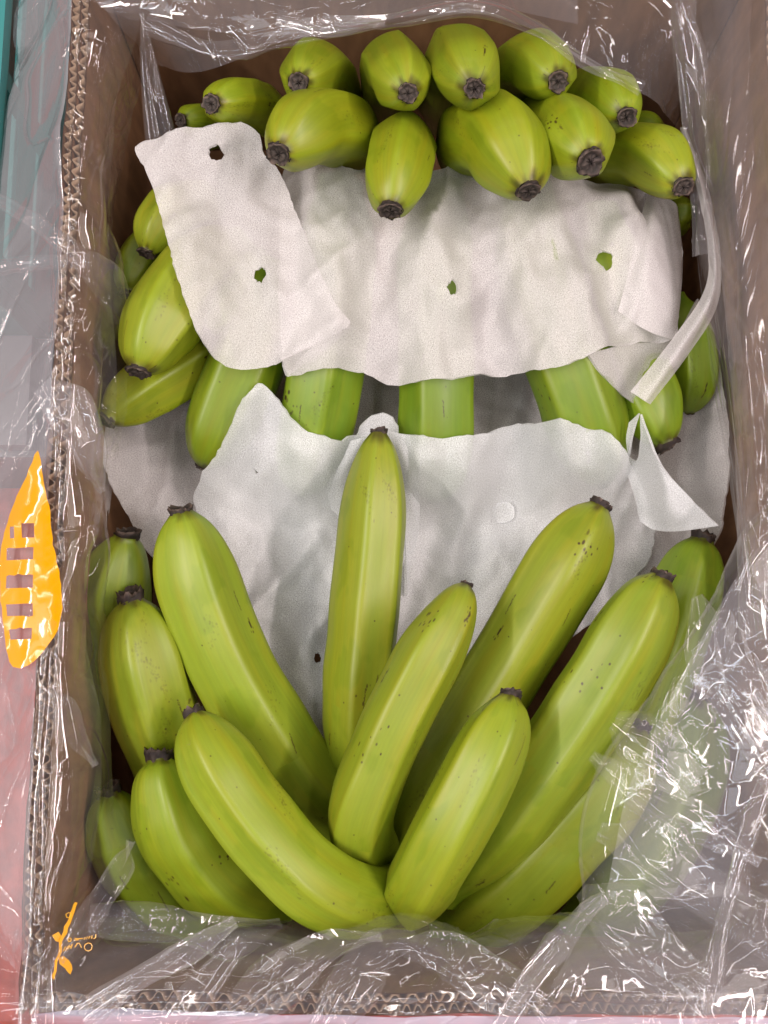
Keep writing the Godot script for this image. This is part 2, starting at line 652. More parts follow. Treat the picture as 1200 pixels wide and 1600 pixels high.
func all_bananas() -> void:
	var pale := Vector3(1.0, 1.0, 1.0)
	var yel := Vector3(1.05, 0.99, 0.75)
	var grn := Vector3(0.82, 0.93, 0.7)
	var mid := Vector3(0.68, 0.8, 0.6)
	# middle fingers, under the sheets
	clear_field(0.05)
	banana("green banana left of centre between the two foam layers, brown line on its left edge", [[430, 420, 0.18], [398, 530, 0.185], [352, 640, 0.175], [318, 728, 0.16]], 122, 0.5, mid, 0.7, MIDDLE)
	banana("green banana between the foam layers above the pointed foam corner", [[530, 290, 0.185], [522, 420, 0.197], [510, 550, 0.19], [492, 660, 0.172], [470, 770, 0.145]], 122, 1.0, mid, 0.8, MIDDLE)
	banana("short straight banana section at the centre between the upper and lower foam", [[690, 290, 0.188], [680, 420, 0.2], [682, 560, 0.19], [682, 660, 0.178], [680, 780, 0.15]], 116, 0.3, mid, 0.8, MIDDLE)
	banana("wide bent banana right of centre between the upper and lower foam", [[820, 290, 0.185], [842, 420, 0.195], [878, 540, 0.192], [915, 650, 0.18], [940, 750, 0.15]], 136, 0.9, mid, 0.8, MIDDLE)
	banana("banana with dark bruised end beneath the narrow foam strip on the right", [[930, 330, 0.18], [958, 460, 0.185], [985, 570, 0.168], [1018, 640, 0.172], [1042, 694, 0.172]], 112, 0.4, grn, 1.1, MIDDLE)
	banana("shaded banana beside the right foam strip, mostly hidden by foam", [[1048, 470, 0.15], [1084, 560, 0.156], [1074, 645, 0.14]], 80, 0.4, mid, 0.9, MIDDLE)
	var mid_field := field.duplicate()
	# along the left wall
	clear_field(0.05)
	banana("small banana at the upper left, right above the mottled one, half under the foam sheet", [[330, 320, 0.16], [280, 325, 0.19], [246, 358, 0.2], [229, 394, 0.2]], 84, 0.2, pale, 1.1, SIDE)
	banana("banana pressed against the left wall with scratched skin and tip pointing down", [[310, 360, 0.13], [235, 395, 0.16], [208, 430, 0.165], [201, 458, 0.165]], 82, 0.8, grn, 1.2, SIDE)
	banana("large mottled banana on the left with yellow bruise and tip pointing down left", [[370, 390, 0.17], [300, 430, 0.2], [248, 510, 0.215], [217, 580, 0.22]], 124, 0.5, yel, 0.95, SIDE)
	banana("lowest banana at the left wall with two black scars near its tip", [[400, 490, 0.14], [305, 560, 0.165], [222, 612, 0.178], [166, 655, 0.185]], 98, 0.9, yel, 1.15, SIDE)
	banana("banana under the left foam strip with only its black tip showing", [[410, 410, 0.17], [360, 470, 0.195], [316, 516, 0.2]], 84, 0.4, grn, 1.2, SIDE)
	for k in field.size():
		field[k] = maxf(field[k], mid_field[k])
	var under_a := field.duplicate()
	# top hand
	clear_field(0.05)
	banana("smooth banana of the top row furthest left, round black tip", [[535, 190, 0.11], [515, 130, 0.175], [496, 108, 0.21], [467, 129, 0.248]], 94, 0.2, pale, 1.15, UPPER)
	banana("top row banana left of the tallest one, black tip at its lower right", [[606, 190, 0.1], [606, 130, 0.18], [612, 98, 0.222], [637, 145, 0.268]], 94, 1.1, pale, 1.1, UPPER, 0.9)
	banana("topmost banana of the box with a round grey tip", [[690, 190, 0.1], [702, 120, 0.19], [718, 88, 0.232], [741, 138, 0.278]], 104, 0.5, pale, 1.05, UPPER, 0.9)
	banana("top row banana right of the topmost one, lying to the right", [[762, 170, 0.11], [795, 125, 0.175], [832, 98, 0.215], [871, 127, 0.25]], 100, 0.7, pale, 1.1, UPPER, 0.9)
	banana("dark green banana at the upper right edge partly under the clear film", [[880, 190, 0.11], [910, 155, 0.17], [945, 150, 0.2], [978, 182, 0.228]], 92, 0.2, grn, 1.15, UPPER, 0.9)
	banana("lowest banana on the right of the top hand with speckled black tip", [[905, 235, 0.12], [955, 242, 0.165], [1015, 245, 0.195], [1067, 291, 0.218]], 104, 0.9, yel, 1.1, UPPER, 0.9)
	banana("short thick banana with squarish grey tip right of the big curled one", [[828, 200, 0.15], [860, 200, 0.2], [888, 208, 0.235], [922, 252, 0.266]], 120, 0.4, yel, 1.25, UPPER, 0.9)
	banana("big curled banana with ragged black tip right of the centre one", [[735, 245, 0.15], [745, 215, 0.205], [785, 218, 0.242], [825, 297, 0.262]], 138, 0.8, yel, 0.95, UPPER)
	banana("centre banana of the top hand pointing straight down onto the foam", [[632, 250, 0.14], [631, 225, 0.2], [624, 252, 0.238], [610, 328, 0.258]], 106, 0.64, yel, 1.2, UPPER)
	banana("plump banana lying sideways with its square black tip to the left", [[560, 240, 0.15], [535, 205, 0.21], [488, 198, 0.24], [436, 240, 0.262]], 120, 0.3, yel, 1.15, UPPER, 0.9)
	banana("yellowish banana at the upper left with a big hollow black tip", [[440, 200, 0.13], [410, 172, 0.18], [375, 160, 0.21], [331, 162, 0.238]], 78, 0.6, yel, 1.3, UPPER)
	banana("tiny bit of a banana peeping out at the upper left above the foam corner", [[345, 215, 0.13], [310, 190, 0.165], [283, 188, 0.18]], 60, 0.6, grn, 1.3, UPPER)
	banana("shaded banana in the upper right corner behind the speckled one", [[960, 230, 0.1], [1005, 205, 0.13], [1035, 205, 0.14]], 66, 0.6, grn, 1.1, UPPER)
	banana("dark banana in shade under the right end of the top hand", [[1020, 370, 0.1], [1060, 335, 0.13], [1085, 330, 0.135]], 62, 0.6, grn, 1.1, UPPER)
	# lower hand
	clear_field(0.05)
	banana("leftmost upper banana of the lower hand against the left wall with speckled tip", [[280, 1150, 0.12], [205, 1040, 0.15], [184, 930, 0.17], [198, 836, 0.185]], 118, 0.3, pale, 1.15, LOWER)
	banana("long thick banana left of centre with a pale ridge, reaching to the middle", [[600, 1330, 0.12], [480, 1225, 0.155], [372, 1060, 0.185], [312, 920, 0.2], [283, 800, 0.21]], 134, 0.95, pale, 0.9, LOWER)
	banana("long straight banana standing upright at the centre between the foam pieces", [[560, 1250, 0.14], [560, 1110, 0.175], [573, 950, 0.19], [586, 800, 0.2], [592, 676, 0.205]], 116, 0.3, pale, 0.75, LOWER, 1.9)
	banana("long banana right of centre with a brown streak at its tip", [[590, 1350, 0.13], [680, 1215, 0.165], [785, 1045, 0.185], [875, 895, 0.2], [937, 791, 0.205]], 132, 0.7, pale, 0.9, LOWER)
	banana("banana at the right film edge with its tip under the curled foam", [[950, 1200, 0.12], [1010, 1090, 0.15], [1060, 960, 0.165], [1098, 842, 0.17]], 122, 0.4, grn, 1.0, LOWER)
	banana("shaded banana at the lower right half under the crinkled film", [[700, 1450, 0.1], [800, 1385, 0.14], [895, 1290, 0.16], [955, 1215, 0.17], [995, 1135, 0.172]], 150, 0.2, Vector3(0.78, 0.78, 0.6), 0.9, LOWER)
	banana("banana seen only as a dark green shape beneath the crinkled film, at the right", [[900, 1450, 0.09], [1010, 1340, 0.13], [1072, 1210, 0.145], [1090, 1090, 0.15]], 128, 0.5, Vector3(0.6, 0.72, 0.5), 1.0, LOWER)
	banana("glossy thick banana on the right with a frayed black tip", [[700, 1390, 0.13], [800, 1272, 0.178], [892, 1145, 0.203], [970, 1020, 0.215], [1033, 902, 0.22]], 138, 0.75, pale, 0.9, LOWER)
	banana("banana fragment in the dark gap at the bottom centre", [[660, 1240, 0.1], [632, 1330, 0.12], [625, 1420, 0.11]], 84, 0.4, grn, 0.9, LOWER)
	banana("plump shiny banana on the left with black specks beside its neighbour's tip", [[320, 1290, 0.13], [258, 1150, 0.172], [226, 1040, 0.192], [204, 936, 0.2]], 140, 0.5, pale, 1.0, LOWER)
	banana("lowest left banana with a wet dark tip beside the liner", [[300, 1440, 0.12], [222, 1365, 0.15], [186, 1290, 0.165], [169, 1237, 0.17]], 118, 0.3, grn, 1.1, LOWER)
	banana("lower left banana with a brown scar below its flat tip", [[440, 1410, 0.13], [345, 1375, 0.17], [283, 1300, 0.19], [257, 1230, 0.2], [250, 1185, 0.2]], 132, 0.6, grn, 1.05, LOWER)
	banana("slim banana right of centre lying on top, small pointed tip", [[600, 1350, 0.12], [560, 1290, 0.2], [598, 1170, 0.228], [660, 1045, 0.235], [706, 962, 0.232], [728, 915, 0.228]], 112, 0.7, pale, 0.62, LOWER, 1.5)
	banana("bottom banana left of centre with a yellow flank, curving along the lower edge", [[640, 1375, 0.10], [598, 1398, 0.16], [545, 1402, 0.198], [470, 1362, 0.22], [388, 1270, 0.225], [333, 1185, 0.225], [303, 1117, 0.22]], 128, 0.8, Vector3(1.06, 1.0, 0.8), 0.85, LOWER)
	banana("bottom centre banana with a ragged brown tip and bright ridge", [[668, 1330, 0.10], [650, 1390, 0.165], [660, 1375, 0.205], [698, 1305, 0.23], [750, 1205, 0.24], [785, 1130, 0.24], [796, 1088, 0.238]], 122, 0.6, yel, 0.95, LOWER)
	field = under_a


# ---------------------------------------------------------------- foam sheets

func hs(arr: PackedFloat32Array, x: float, z: float) -> float:
	var fx := clampf((x - HX0) / HC, 0, HNX - 1.001)
	var fz := clampf((z - HZ0) / HC, 0, HNZ - 1.001)
	var i := int(fx)
	var j := int(fz)
	fx -= i
	fz -= j
	var k := j * HNX + i
	return lerpf(lerpf(arr[k], arr[k + 1], fx), lerpf(arr[k + HNX], arr[k + HNX + 1], fx), fz)


# lets a sheet sink onto what lies below it
func drape(floor_y: float, rounds: int, sag: float, lift: float) -> PackedFloat32Array:
	var o := PackedFloat32Array()
	o.resize(field.size())
	for j in HNZ:
		for i in HNX:
			var m := floor_y
			for b in [-1, 0, 1]:
				for a in [-1, 0, 1]:
					m = maxf(m, field[clampi(j + b, 0, HNZ - 1) * HNX + clampi(i + a, 0, HNX - 1)] + lift - 0.0012 * (absi(a) + absi(b)))
			o[j * HNX + i] = m
	var h := o.duplicate()
	var mx := 0.0
	for v in o:
		mx = maxf(mx, v)
	# start from a coarse blur of the highest points
	for r in rounds:
		var g := h.duplicate()
		for j in range(1, HNZ - 1):
			var k := j * HNX
			for i in range(1, HNX - 1):
				var c := k + i
				var a := (g[c - 1] + g[c + 1] + g[c - HNX] + g[c + HNX]) * 0.25 - sag
				h[c] = a if a > o[c] else o[c]
	# soften, so that the cells do not show
	for r in 3:
		var g := h.duplicate()
		for j in range(1, HNZ - 1):
			for i in range(1, HNX - 1):
				var c := j * HNX + i
				h[c] = g[c] * 0.4 + (g[c - 1] + g[c + 1] + g[c - HNX] + g[c + HNX]) * 0.15
	return h


func smooth_outline(pts: Array, step: float, h: PackedFloat32Array, off: float, corner := 0.35) -> PackedVector2Array:
	# outline in photograph pixels, laid onto the height field
	var w := PackedVector3Array()
	for p in pts:
		var y := 0.2
		var q := Vector3.ZERO
		for k in 6:
			q = at(p[0], p[1], y)
			y = hs(h, q.x, q.z) + off
		w.append(Vector3(q.x, 0, q.z))
	var out := PackedVector2Array()
	var n := w.size()
	for k in n:
		var a := w[k]
		var b := w[(k + 1) % n]
		var m := maxi(1, int(a.distance_to(b) / step))
		for i in m:
			var u := i / float(m)
			var s := a.cubic_interpolate(b, w[(k + n - 1) % n], w[(k + 2) % n], u)
			s = a.lerp(b, u).lerp(s, 0.8)
			s.x += n_a.get_noise_2d(s.x * 160, s.z * 160) * 0.0006
			s.z += n_a.get_noise_2d(s.x * 160 + 50, s.z * 160) * 0.0006
			out.append(Vector2(s.x, s.z))
	return out


func sheet(called: String, parent: Node3D, outline: Array, holes: Array, h: PackedFloat32Array, thick: float, m: Material, wrinkle := 0.0012, off := 0.0, step := 0.0028, label := "") -> void:
	var poly := smooth_outline(outline, step, h, off)
	var pts := poly.duplicate()
	var hole_polys := []
	for q in holes:
		if q[0] is Array:
			var hq := PackedVector2Array()
			for k in q.size():
				for u in 3:
					var a: Array = q[k]
					var b: Array = q[(k + 1) % q.size()]
					var s := at(lerpf(a[0], b[0], u / 3.0), lerpf(a[1], b[1], u / 3.0), 0.25)
					hq.append(Vector2(s.x, s.z))
			hole_polys.append(hq)
			pts.append_array(hq)
			continue
		var y := 0.2
		var c := Vector3.ZERO
		for k in 6:
			c = at(q[0], q[1], y)
			y = hs(h, c.x, c.z) + off
		var r: float = q[2] * depth_of(c) / FOCAL
		var hp := PackedVector2Array()
		for i in 18:
			var th := TAU * i / 18
			var rr := r * (1.0 + 0.28 * n_a.get_noise_2d(cos(th) * 2.0 + q[0], sin(th) * 2.0 + q[1]))
			hp.append(Vector2(c.x + cos(th) * rr * q[3], c.z + sin(th) * rr))
		hole_polys.append(hp)
		pts.append_array(hp)
	var lo := poly[0]
	var hi := poly[0]
	for p in poly:
		lo = lo.min(p)
		hi = hi.max(p)
	var r2 := RandomNumberGenerator.new()
	r2.seed = 5
	var x := lo.x
	while x < hi.x:
		var z := lo.y
		while z < hi.y:
			var p := Vector2(x + r2.randf_range(-0.3, 0.3) * step, z + r2.randf_range(-0.3, 0.3) * step)
			if Geometry2D.is_point_in_polygon(p, poly):
				var ok := true
				for k in range(0, pts.size() if pts.size() < poly.size() + 1 else poly.size()):
					if poly[k].distance_squared_to(p) < step * step * 0.36:
						ok = false
						break
				if ok:
					for hp in hole_polys:
						if Geometry2D.is_point_in_polygon(p, hp):
							ok = false
						for s in hp:
							if s.distance_squared_to(p) < step * step * 0.2:
								ok = false
				if ok:
					pts.append(p)
			z += step
		x += step
	var tri := Geometry2D.triangulate_delaunay(pts)
	var keep := PackedInt32Array()
	for k in range(0, tri.size(), 3):
		var c := (pts[tri[k]] + pts[tri[k + 1]] + pts[tri[k + 2]]) / 3.0
		if not Geometry2D.is_point_in_polygon(c, poly):
			continue
		var ok := true
		for hp in hole_polys:
			if Geometry2D.is_point_in_polygon(c, hp):
				ok = false
		if not ok:
			continue
		# front faces run clockwise seen from above
		var a := pts[tri[k]]
		var b := pts[tri[k + 1]]
		var d := pts[tri[k + 2]]
		if (b - a).cross(d - a) > 0:
			keep.append_array([tri[k], tri[k + 1], tri[k + 2]])
		else:
			keep.append_array([tri[k], tri[k + 2], tri[k + 1]])
	var n := pts.size()
	var V := PackedVector3Array()
	for p in pts:
		var y := hs(h, p.x, p.y) + off
		y += wrinkle * (1.6 * n_s.get_noise_2d(p.x * 34.0 + off * 900.0, p.y * 14.0) + 0.4 * n_s.get_noise_2d(p.x * 90.0, p.y * 60.0) + 0.8 * (1.0 - absf(n_s.get_noise_2d(p.x * 20.0 + p.y * 9.0 + 40.0, p.y * 12.0)) * 3.0))
		V.append(Vector3(p.x, y, p.y))
	V = solid(V, keep, thick, called, parent, m, label)


# gives a triangulated surface a thickness, with a closed edge
func solid(V: PackedVector3Array, tri: PackedInt32Array, thick: float, called: String, parent: Node3D, m: Material, label := "") -> PackedVector3Array:
	var n := V.size()
	var nr := PackedVector3Array()
	nr.resize(n)
	var edges := {}
	for k in range(0, tri.size(), 3):
		var a := tri[k]
		var b := tri[k + 1]
		var c := tri[k + 2]
		var f := (V[c] - V[a]).cross(V[b] - V[a])
		nr[a] += f
		nr[b] += f
		nr[c] += f
		for e in [[a, b], [b, c], [c, a]]:
			var key := mini(e[0], e[1]) * 100000 + maxi(e[0], e[1])
			if edges.has(key):
				edges.erase(key)
			else:
				edges[key] = e
	for k in n:
		nr[k] = nr[k].normalized() if nr[k].length_squared() > 1e-20 else Vector3.UP
	var verts := V.duplicate()
	var norms := nr.duplicate()
	var idx := tri.duplicate()
	for k in n:
		verts.append(V[k] - nr[k] * thick)
		norms.append(-nr[k])
	for k in range(0, tri.size(), 3):
		idx.append_array([tri[k] + n, tri[k + 2] + n, tri[k + 1] + n])
	for e in edges.values():
		var a: int = e[0]
		var b: int = e[1]
		var side := (V[b] - V[a]).cross(nr[a]).normalized()
		var s := verts.size()
		verts.append_array([V[a], V[b], verts[n + b], verts[n + a]])
		for q in 4:
			norms.append(-side)
		idx.append_array([s, s + 2, s + 1, s, s + 3, s + 2])
	put(called, arrays(verts, norms, PackedVector2Array(), idx), m, parent, label)
	return V


# a lofted piece: rows of [px, py, y]
func loft_points(rows: Array, nu: int, nv: int) -> PackedVector3Array:
	var r := []
	for row in rows:
		r.append(even(ats(row), nu))
	var P := PackedVector3Array()
	P.resize(nu * nv)
	for i in nu:
		var col := PackedVector3Array()
		for q in r:
			col.append(q[i])
		for j in nv:
			P[j * nu + i] = curve(col, j / (nv - 1.0))
	return P


func foam_loft(called: String, parent: Node3D, rows: Array, nu: int, nv: int, thick := 0.0016, label := "", h := PackedFloat32Array()) -> void:
	if h.size():
		for row in rows:
			for p in row:
				var y := 0.2
				var dy: float = p[2]
				for k in 6:
					var q := at(p[0], p[1], y)
					y = hs(h, q.x, q.z) + dy
				p[2] = y
	var P := loft_points(rows, nu, nv)
	for k in P.size():
		P[k].y += 0.0006 * n_s.get_noise_2d(P[k].x * 90.0, P[k].z * 90.0)
	solid(P, grid_index(nu, nv), thick, called, parent, loft_foam, label)


func foam_sheets() -> void:
	loft_foam = M.foam
	# the lowest sheet, lying under the middle fingers
	var deep := field.duplicate()
	for j in HNZ:
		for i in HNX:
			var x := HX0 + i * HC
			var z := HZ0 + j * HC
			deep[j * HNX + i] = 0.14 + 0.006 * n_s.get_noise_2d(x * 16.0, z * 12.0) + 0.02 * smoothstep(0.19, 0.215, x) + 0.02 * (1.0 - smoothstep(-0.17, -0.13, x))
	var t := thing("foam_sheet", "lowest white foam sheet lying underneath the fruit, edges showing at both walls", "foam sheet", at(650, 700, 0.13), "white packing foam sheets")
	sheet("sheet", t, [[150, 668], [200, 640], [262, 628], [330, 540], [450, 520], [620, 540], [800, 540], [960, 540], [1080, 500], [1112, 530], [1136, 640], [1132, 770], [1115, 850], [1040, 900], [900, 960], [640, 960], [420, 930], [250, 880], [196, 800], [165, 730]], [], deep, 0.0016, M.foam, 0.003)
	# upper broad sheet
	var ha := drape(0.16, 120, 0.00024, 0.0022)
	t = thing("foam_sheet", "broad white foam sheet across the upper middle, under the top hand's tips", "foam sheet", at(750, 430, 0.2), "white packing foam sheets")
	sheet("sheet", t, [[440, 280], [456, 259], [520, 255], [560, 270], [600, 262], [660, 265], [690, 262], [740, 262], [830, 276], [900, 274], [960, 286], [1010, 297], [1044, 308], [1060, 340], [1064, 420], [1056, 524], [1010, 532], [965, 540], [920, 556], [860, 576], [800, 584], [740, 587], [690, 592], [625, 598], [590, 594], [560, 580], [530, 573], [495, 577], [450, 586], [440, 555], [436, 400]], [[707, 452, 12, 0.7], [945, 404, 15, 0.95]], ha, 0.0016, M.foam, 0.0032, 0.006)
	foam_loft("folded_flap", t, [[[1012, 297, 0.003], [992, 380, 0.004], [978, 440, 0.004], [966, 486, 0.004]], [[1030, 303, 0.008], [1022, 380, 0.012], [1012, 450, 0.012], [1002, 512, 0.009]], [[1054, 316, 0.009], [1060, 400, 0.013], [1056, 470, 0.013], [1044, 529, 0.01]], [[1060, 330, 0.004], [1067, 400, 0.007], [1063, 470, 0.007], [1057, 527, 0.005]], [[1056, 332, -0.004], [1060, 400, -0.004], [1056, 470, -0.004], [1050, 524, -0.004]]], 44, 30, 0.0016, "right edge of the sheet folded back", ha)
	foam_loft("folded_flap", t, [[[915, 553, 0.0], [985, 536, 0.001], [1050, 526, 0.001], [1088, 468, 0.001]], [[935, 582, -0.004], [1000, 566, -0.003], [1052, 540, -0.002], [1092, 490, -0.002]], [[962, 610, -0.008], [1006, 588, -0.006], [1052, 556, -0.005], [1096, 500, -0.004]], [[990, 632, -0.01], [1012, 610, -0.008], [1055, 570, -0.008], [1100, 510, -0.008]]], 40, 24, 0.0016, "", ha)
	foam_loft("edge_strip", t, [[[1062, 200, 0.18], [1090, 300, 0.2], [1106, 390, 0.213], [1100, 455, 0.217], [1050, 530, 0.216], [985, 612, 0.212]], [[1070, 198, 0.185], [1100, 300, 0.206], [1119, 395, 0.219], [1112, 468, 0.223], [1066, 545, 0.222], [1010, 628, 0.214]], [[1072, 200, 0.16], [1108, 300, 0.18], [1126, 400, 0.19], [1120, 480, 0.195], [1074, 556, 0.195], [1016, 632, 0.198]]], 70, 12, 0.0016, "narrow upturned edge of the foam on the right")
	# left strip, lying over the broad sheet
	field.resize(HNX * HNZ)
	var keepf := field.duplicate()
	for k in field.size():
		field[k] = maxf(field[k], ha[k] - 0.003)
	var hb := drape(0.17, 120, 0.00002, 0.0022)
	for j in HNZ:
		for i in HNX:
			var x := HX0 + i * HC
			var z := HZ0 + j * HC
			var up := smoothstep(-0.10, -0.22, z) * smoothstep(-0.02, -0.08, x)
			hb[j * HNX + i] = lerpf(hb[j * HNX + i], maxf(hb[j * HNX + i], 0.226), up)
	t = thing("foam_sheet", "narrow white foam strip at the upper left with two torn holes", "foam sheet", at(380, 380, 0.22), "white packing foam sheets")
	sheet("sheet", t, [[213, 232], [262, 210], [330, 193], [376, 188], [404, 206], [412, 242], [440, 272], [470, 350], [502, 432], [530, 482], [547, 511], [500, 535], [440, 564], [418, 575], [375, 578], [336, 559], [302, 505], [275, 425], [255, 352], [236, 285]], [[337, 242, 11, 1.1], [407, 430, 12, 0.9]], hb, 0.0016, M.foam, 0.0026, 0.006)
	foam_loft("folded_flap", t, [[[548, 511, 0.222], [505, 535, 0.221], [441, 562, 0.219]], [[538, 522, 0.216], [500, 552, 0.214], [446, 578, 0.212]], [[520, 535, 0.213], [490, 560, 0.21], [452, 586, 0.209]]], 30, 12)
	# lower sheets
	loft_foam = M.foam_cool
	field = keepf
	var hc := drape(0.146, 120, 0.00028, 0.0022)
	t = thing("foam_sheet", "pointed white foam piece left of the upright centre banana", "foam sheet", at(430, 850, 0.17), "white packing foam sheets")
	sheet("sheet", t, [[402, 597], [424, 613], [440, 632], [450, 650], [480, 672], [520, 688], [535, 690], [546, 683], [582, 681], [560, 722], [544, 765], [540, 850], [540, 930], [535, 1010], [520, 1160], [480, 1150], [430, 1080], [380, 985], [350, 920], [325, 850], [303, 786], [312, 756], [340, 706], [370, 650]], [[496, 1028, 8, 0.6]], hc, 0.0016, M.foam_cool, 0.0032, 0.004)
	foam_loft("folded_flap", t, [[[548, 688, 0.006], [534, 720, 0.006], [514, 756, 0.003], [506, 790, 0.001]], [[566, 684, 0.013], [548, 720, 0.012], [530, 760, 0.009], [522, 800, 0.006]], [[584, 681, 0.012], [562, 722, 0.011], [545, 766, 0.01], [534, 810, 0.007]]], 30, 14, 0.0016, "", hc)
	sheet("folded_flap", t, [[556, 692], [564, 668], [580, 652], [598, 646], [612, 652], [620, 666], [621, 686], [606, 700], [580, 692]], [], hc, 0.0014, M.foam_cool, 0.001, 0.001, 0.0024)
	t = thing("foam_sheet", "wide white foam piece right of the upright centre banana with a round punched dot", "foam sheet", at(800, 800, 0.17), "white packing foam sheets")
	sheet("sheet", t, [[610, 675], [645, 682], [680, 684], [740, 680], [800, 665], [850, 660], [905, 664], [948, 674], [985, 720], [1002, 760], [1015, 800], [1026, 826], [1010, 880], [940, 960], [850, 1020], [740, 1040], [620, 1010], [600, 900], [608, 780], [613, 720]], [[788, 799, 13, 1.0]], hc, 0.0016, M.foam_cool, 0.0032, 0.004)
	var dot := []
	for k in 12:
		dot.append([788 + 17 * cos(TAU * k / 12), 799 + 17 * sin(TAU * k / 12)])
	sheet("punched_dot", t, dot, [], hc, 0.0012, M.foam_cool, 0.002, 0.0026, 0.0028, "round grey dot of the layer below")
	foam_loft("folded_flap", t, [[[609, 674, 0.014], [618, 720, 0.013], [630, 780, 0.012], [634, 850, 0.009], [636, 930, 0.006]], [[622, 677, 0.01], [634, 722, 0.01], [644, 782, 0.008], [645, 850, 0.005], [637, 930, 0.002]], [[640, 681, 0.004], [648, 724, 0.002], [656, 784, 0.0], [652, 850, 0.0], [638, 930, 0.0]]], 40, 14, 0.0016, "", hc)
	foam_loft("folded_flap", t, [[[946, 674, 0.176], [972, 722, 0.178], [990, 772, 0.178], [1000, 815, 0.178]], [[990, 720, 0.185], [1010, 765, 0.187], [1020, 800, 0.186], [1022, 828, 0.18]], [[1000, 690, 0.198], [1030, 745, 0.202], [1045, 790, 0.2], [1060, 830, 0.19]], [[1000, 648, 0.205], [1028, 720, 0.206], [1075, 775, 0.205], [1122, 822, 0.2]]], 36, 36, 0.0016, "curled corner of foam")
	foam_loft("folded_flap", t, [[[1000, 646, 0.206], [990, 680, 0.2], [985, 710, 0.19]], [[985, 660, 0.2], [980, 690, 0.195], [982, 720, 0.182]]], 16, 8)


# ---------------------------------------------------------------- clear plastic liner

func film(parent: Node3D, rows: Array, cell: float, amp: float, freq: float, stretch: Vector3, m: Material, sd: float, called := "film", edge_free := 0.0) -> void:
	var lu := 0.0
	var lv := 0.0
	for row in rows:
		var w := ats(row)
		var l := 0.0
		for k in w.size() - 1:
			l += w[k].distance_to(w[k + 1])
		lu = maxf(lu, l)
	for k in rows.size() - 1:
		lv += at(rows[k][1][0], rows[k][1][1], rows[k][1][2]).distance_to(at(rows[k + 1][1][0], rows[k + 1][1][1], rows[k + 1][1][2]))
	var nu := clampi(int(lu / cell), 8, 1000)
	var nv := clampi(int(lv / cell), 8, 1000)
	var P := loft_points(rows, nu, nv)
	var nr := grid_normals(P, nu, nv)
	for k in P.size():
		P[k] += nr[k] * crumple(P[k] * stretch, amp, freq, sd)
	if edge_free > 0.0:
		for j in nv:
			var w := n_a.get_noise_2d(j * cell * 40.0, sd) * edge_free
			for i in nu:
				var f := pow(1.0 - i / float(nu - 1), 3.0)
				P[j * nu + i].x += w * f
	put(called, arrays(P, grid_normals(P, nu, nv), PackedVector2Array(), grid_index(nu, nv)), m, parent)


func hash2(i: float, j: float, sd: float) -> float:
	return fposmod(sin(i * 127.1 + j * 311.7 + sd * 74.7) * 43758.5453, 1.0)


# flat triangular facets that meet in straight creases
func facets(a: float, b: float, sd: float) -> float:
	var s := (a + b) * 0.366025
	var x := a + s
	var y := b + s
	var i := floorf(x)
	var j := floorf(y)
	var fx := x - i
	var fy := y - j
	var h00 := hash2(i, j, sd)
	var h11 := hash2(i + 1, j + 1, sd)
	if fx > fy:
		var h10 := hash2(i + 1, j, sd)
		return h00 + (h10 - h00) * fx + (h11 - h10) * fy - 0.5
	var h01 := hash2(i, j + 1, sd)
	return h00 + (h01 - h00) * fy + (h11 - h01) * fx - 0.5


# broad waves, facets of two sizes, and narrow raised creases
func crumple(p: Vector3, amp: float, freq: float, sd: float) -> float:
	var ang := sd * 1.7
	p = Vector3(p.x * cos(ang) - p.z * sin(ang), p.y, (p.x * sin(ang) + p.z * cos(ang)) * 0.62) if freq < 38.0 else p
	var q := p * freq + Vector3(sd, 0, sd * 0.7)
	q += Vector3(n_s.get_noise_3d(q.x * 0.5, q.y * 0.5 + sd, q.z * 0.5), 0, n_s.get_noise_3d(q.x * 0.5 + 31.0, q.y * 0.5 + sd, q.z * 0.5)) * 0.55
	var mask := smoothstep(-0.3, 0.55, n_s.get_noise_3d(q.x * 0.3 + 7.0, q.y * 0.3, q.z * 0.3))
	var h := n_s.get_noise_3d(q.x * 0.35, q.y * 0.35, q.z * 0.35) * 0.5
	var a := q.x + 0.5 * q.y
	var b := q.z + 0.4 * q.y
	h += facets(a * 0.62 + b * 0.25, b * 0.62 - a * 0.25, sd) * 0.8
	h += facets(a * 1.2 - b * 0.8, b * 1.2 + a * 0.8, sd + 3.0) * (0.12 + 0.2 * mask)
	var n := n_s.get_noise_3d(q.x * 0.5, q.y * 0.5, q.z * 0.5)
	h += 0.08 / (1.0 + n * n / 0.0004)
	var d := n_c.get_noise_3d(q.x * 0.9, q.y * 0.9, q.z * 0.9) + 1.0
	h += 0.09 * mask / (1.0 + d * d / 0.0016)
	d = n_c.get_noise_3d(q.x * 2.3 + 5.0, q.y * 2.3, q.z * 2.3) + 1.0
	h += 0.035 * mask * mask / (1.0 + d * d / 0.006)
	return h * amp


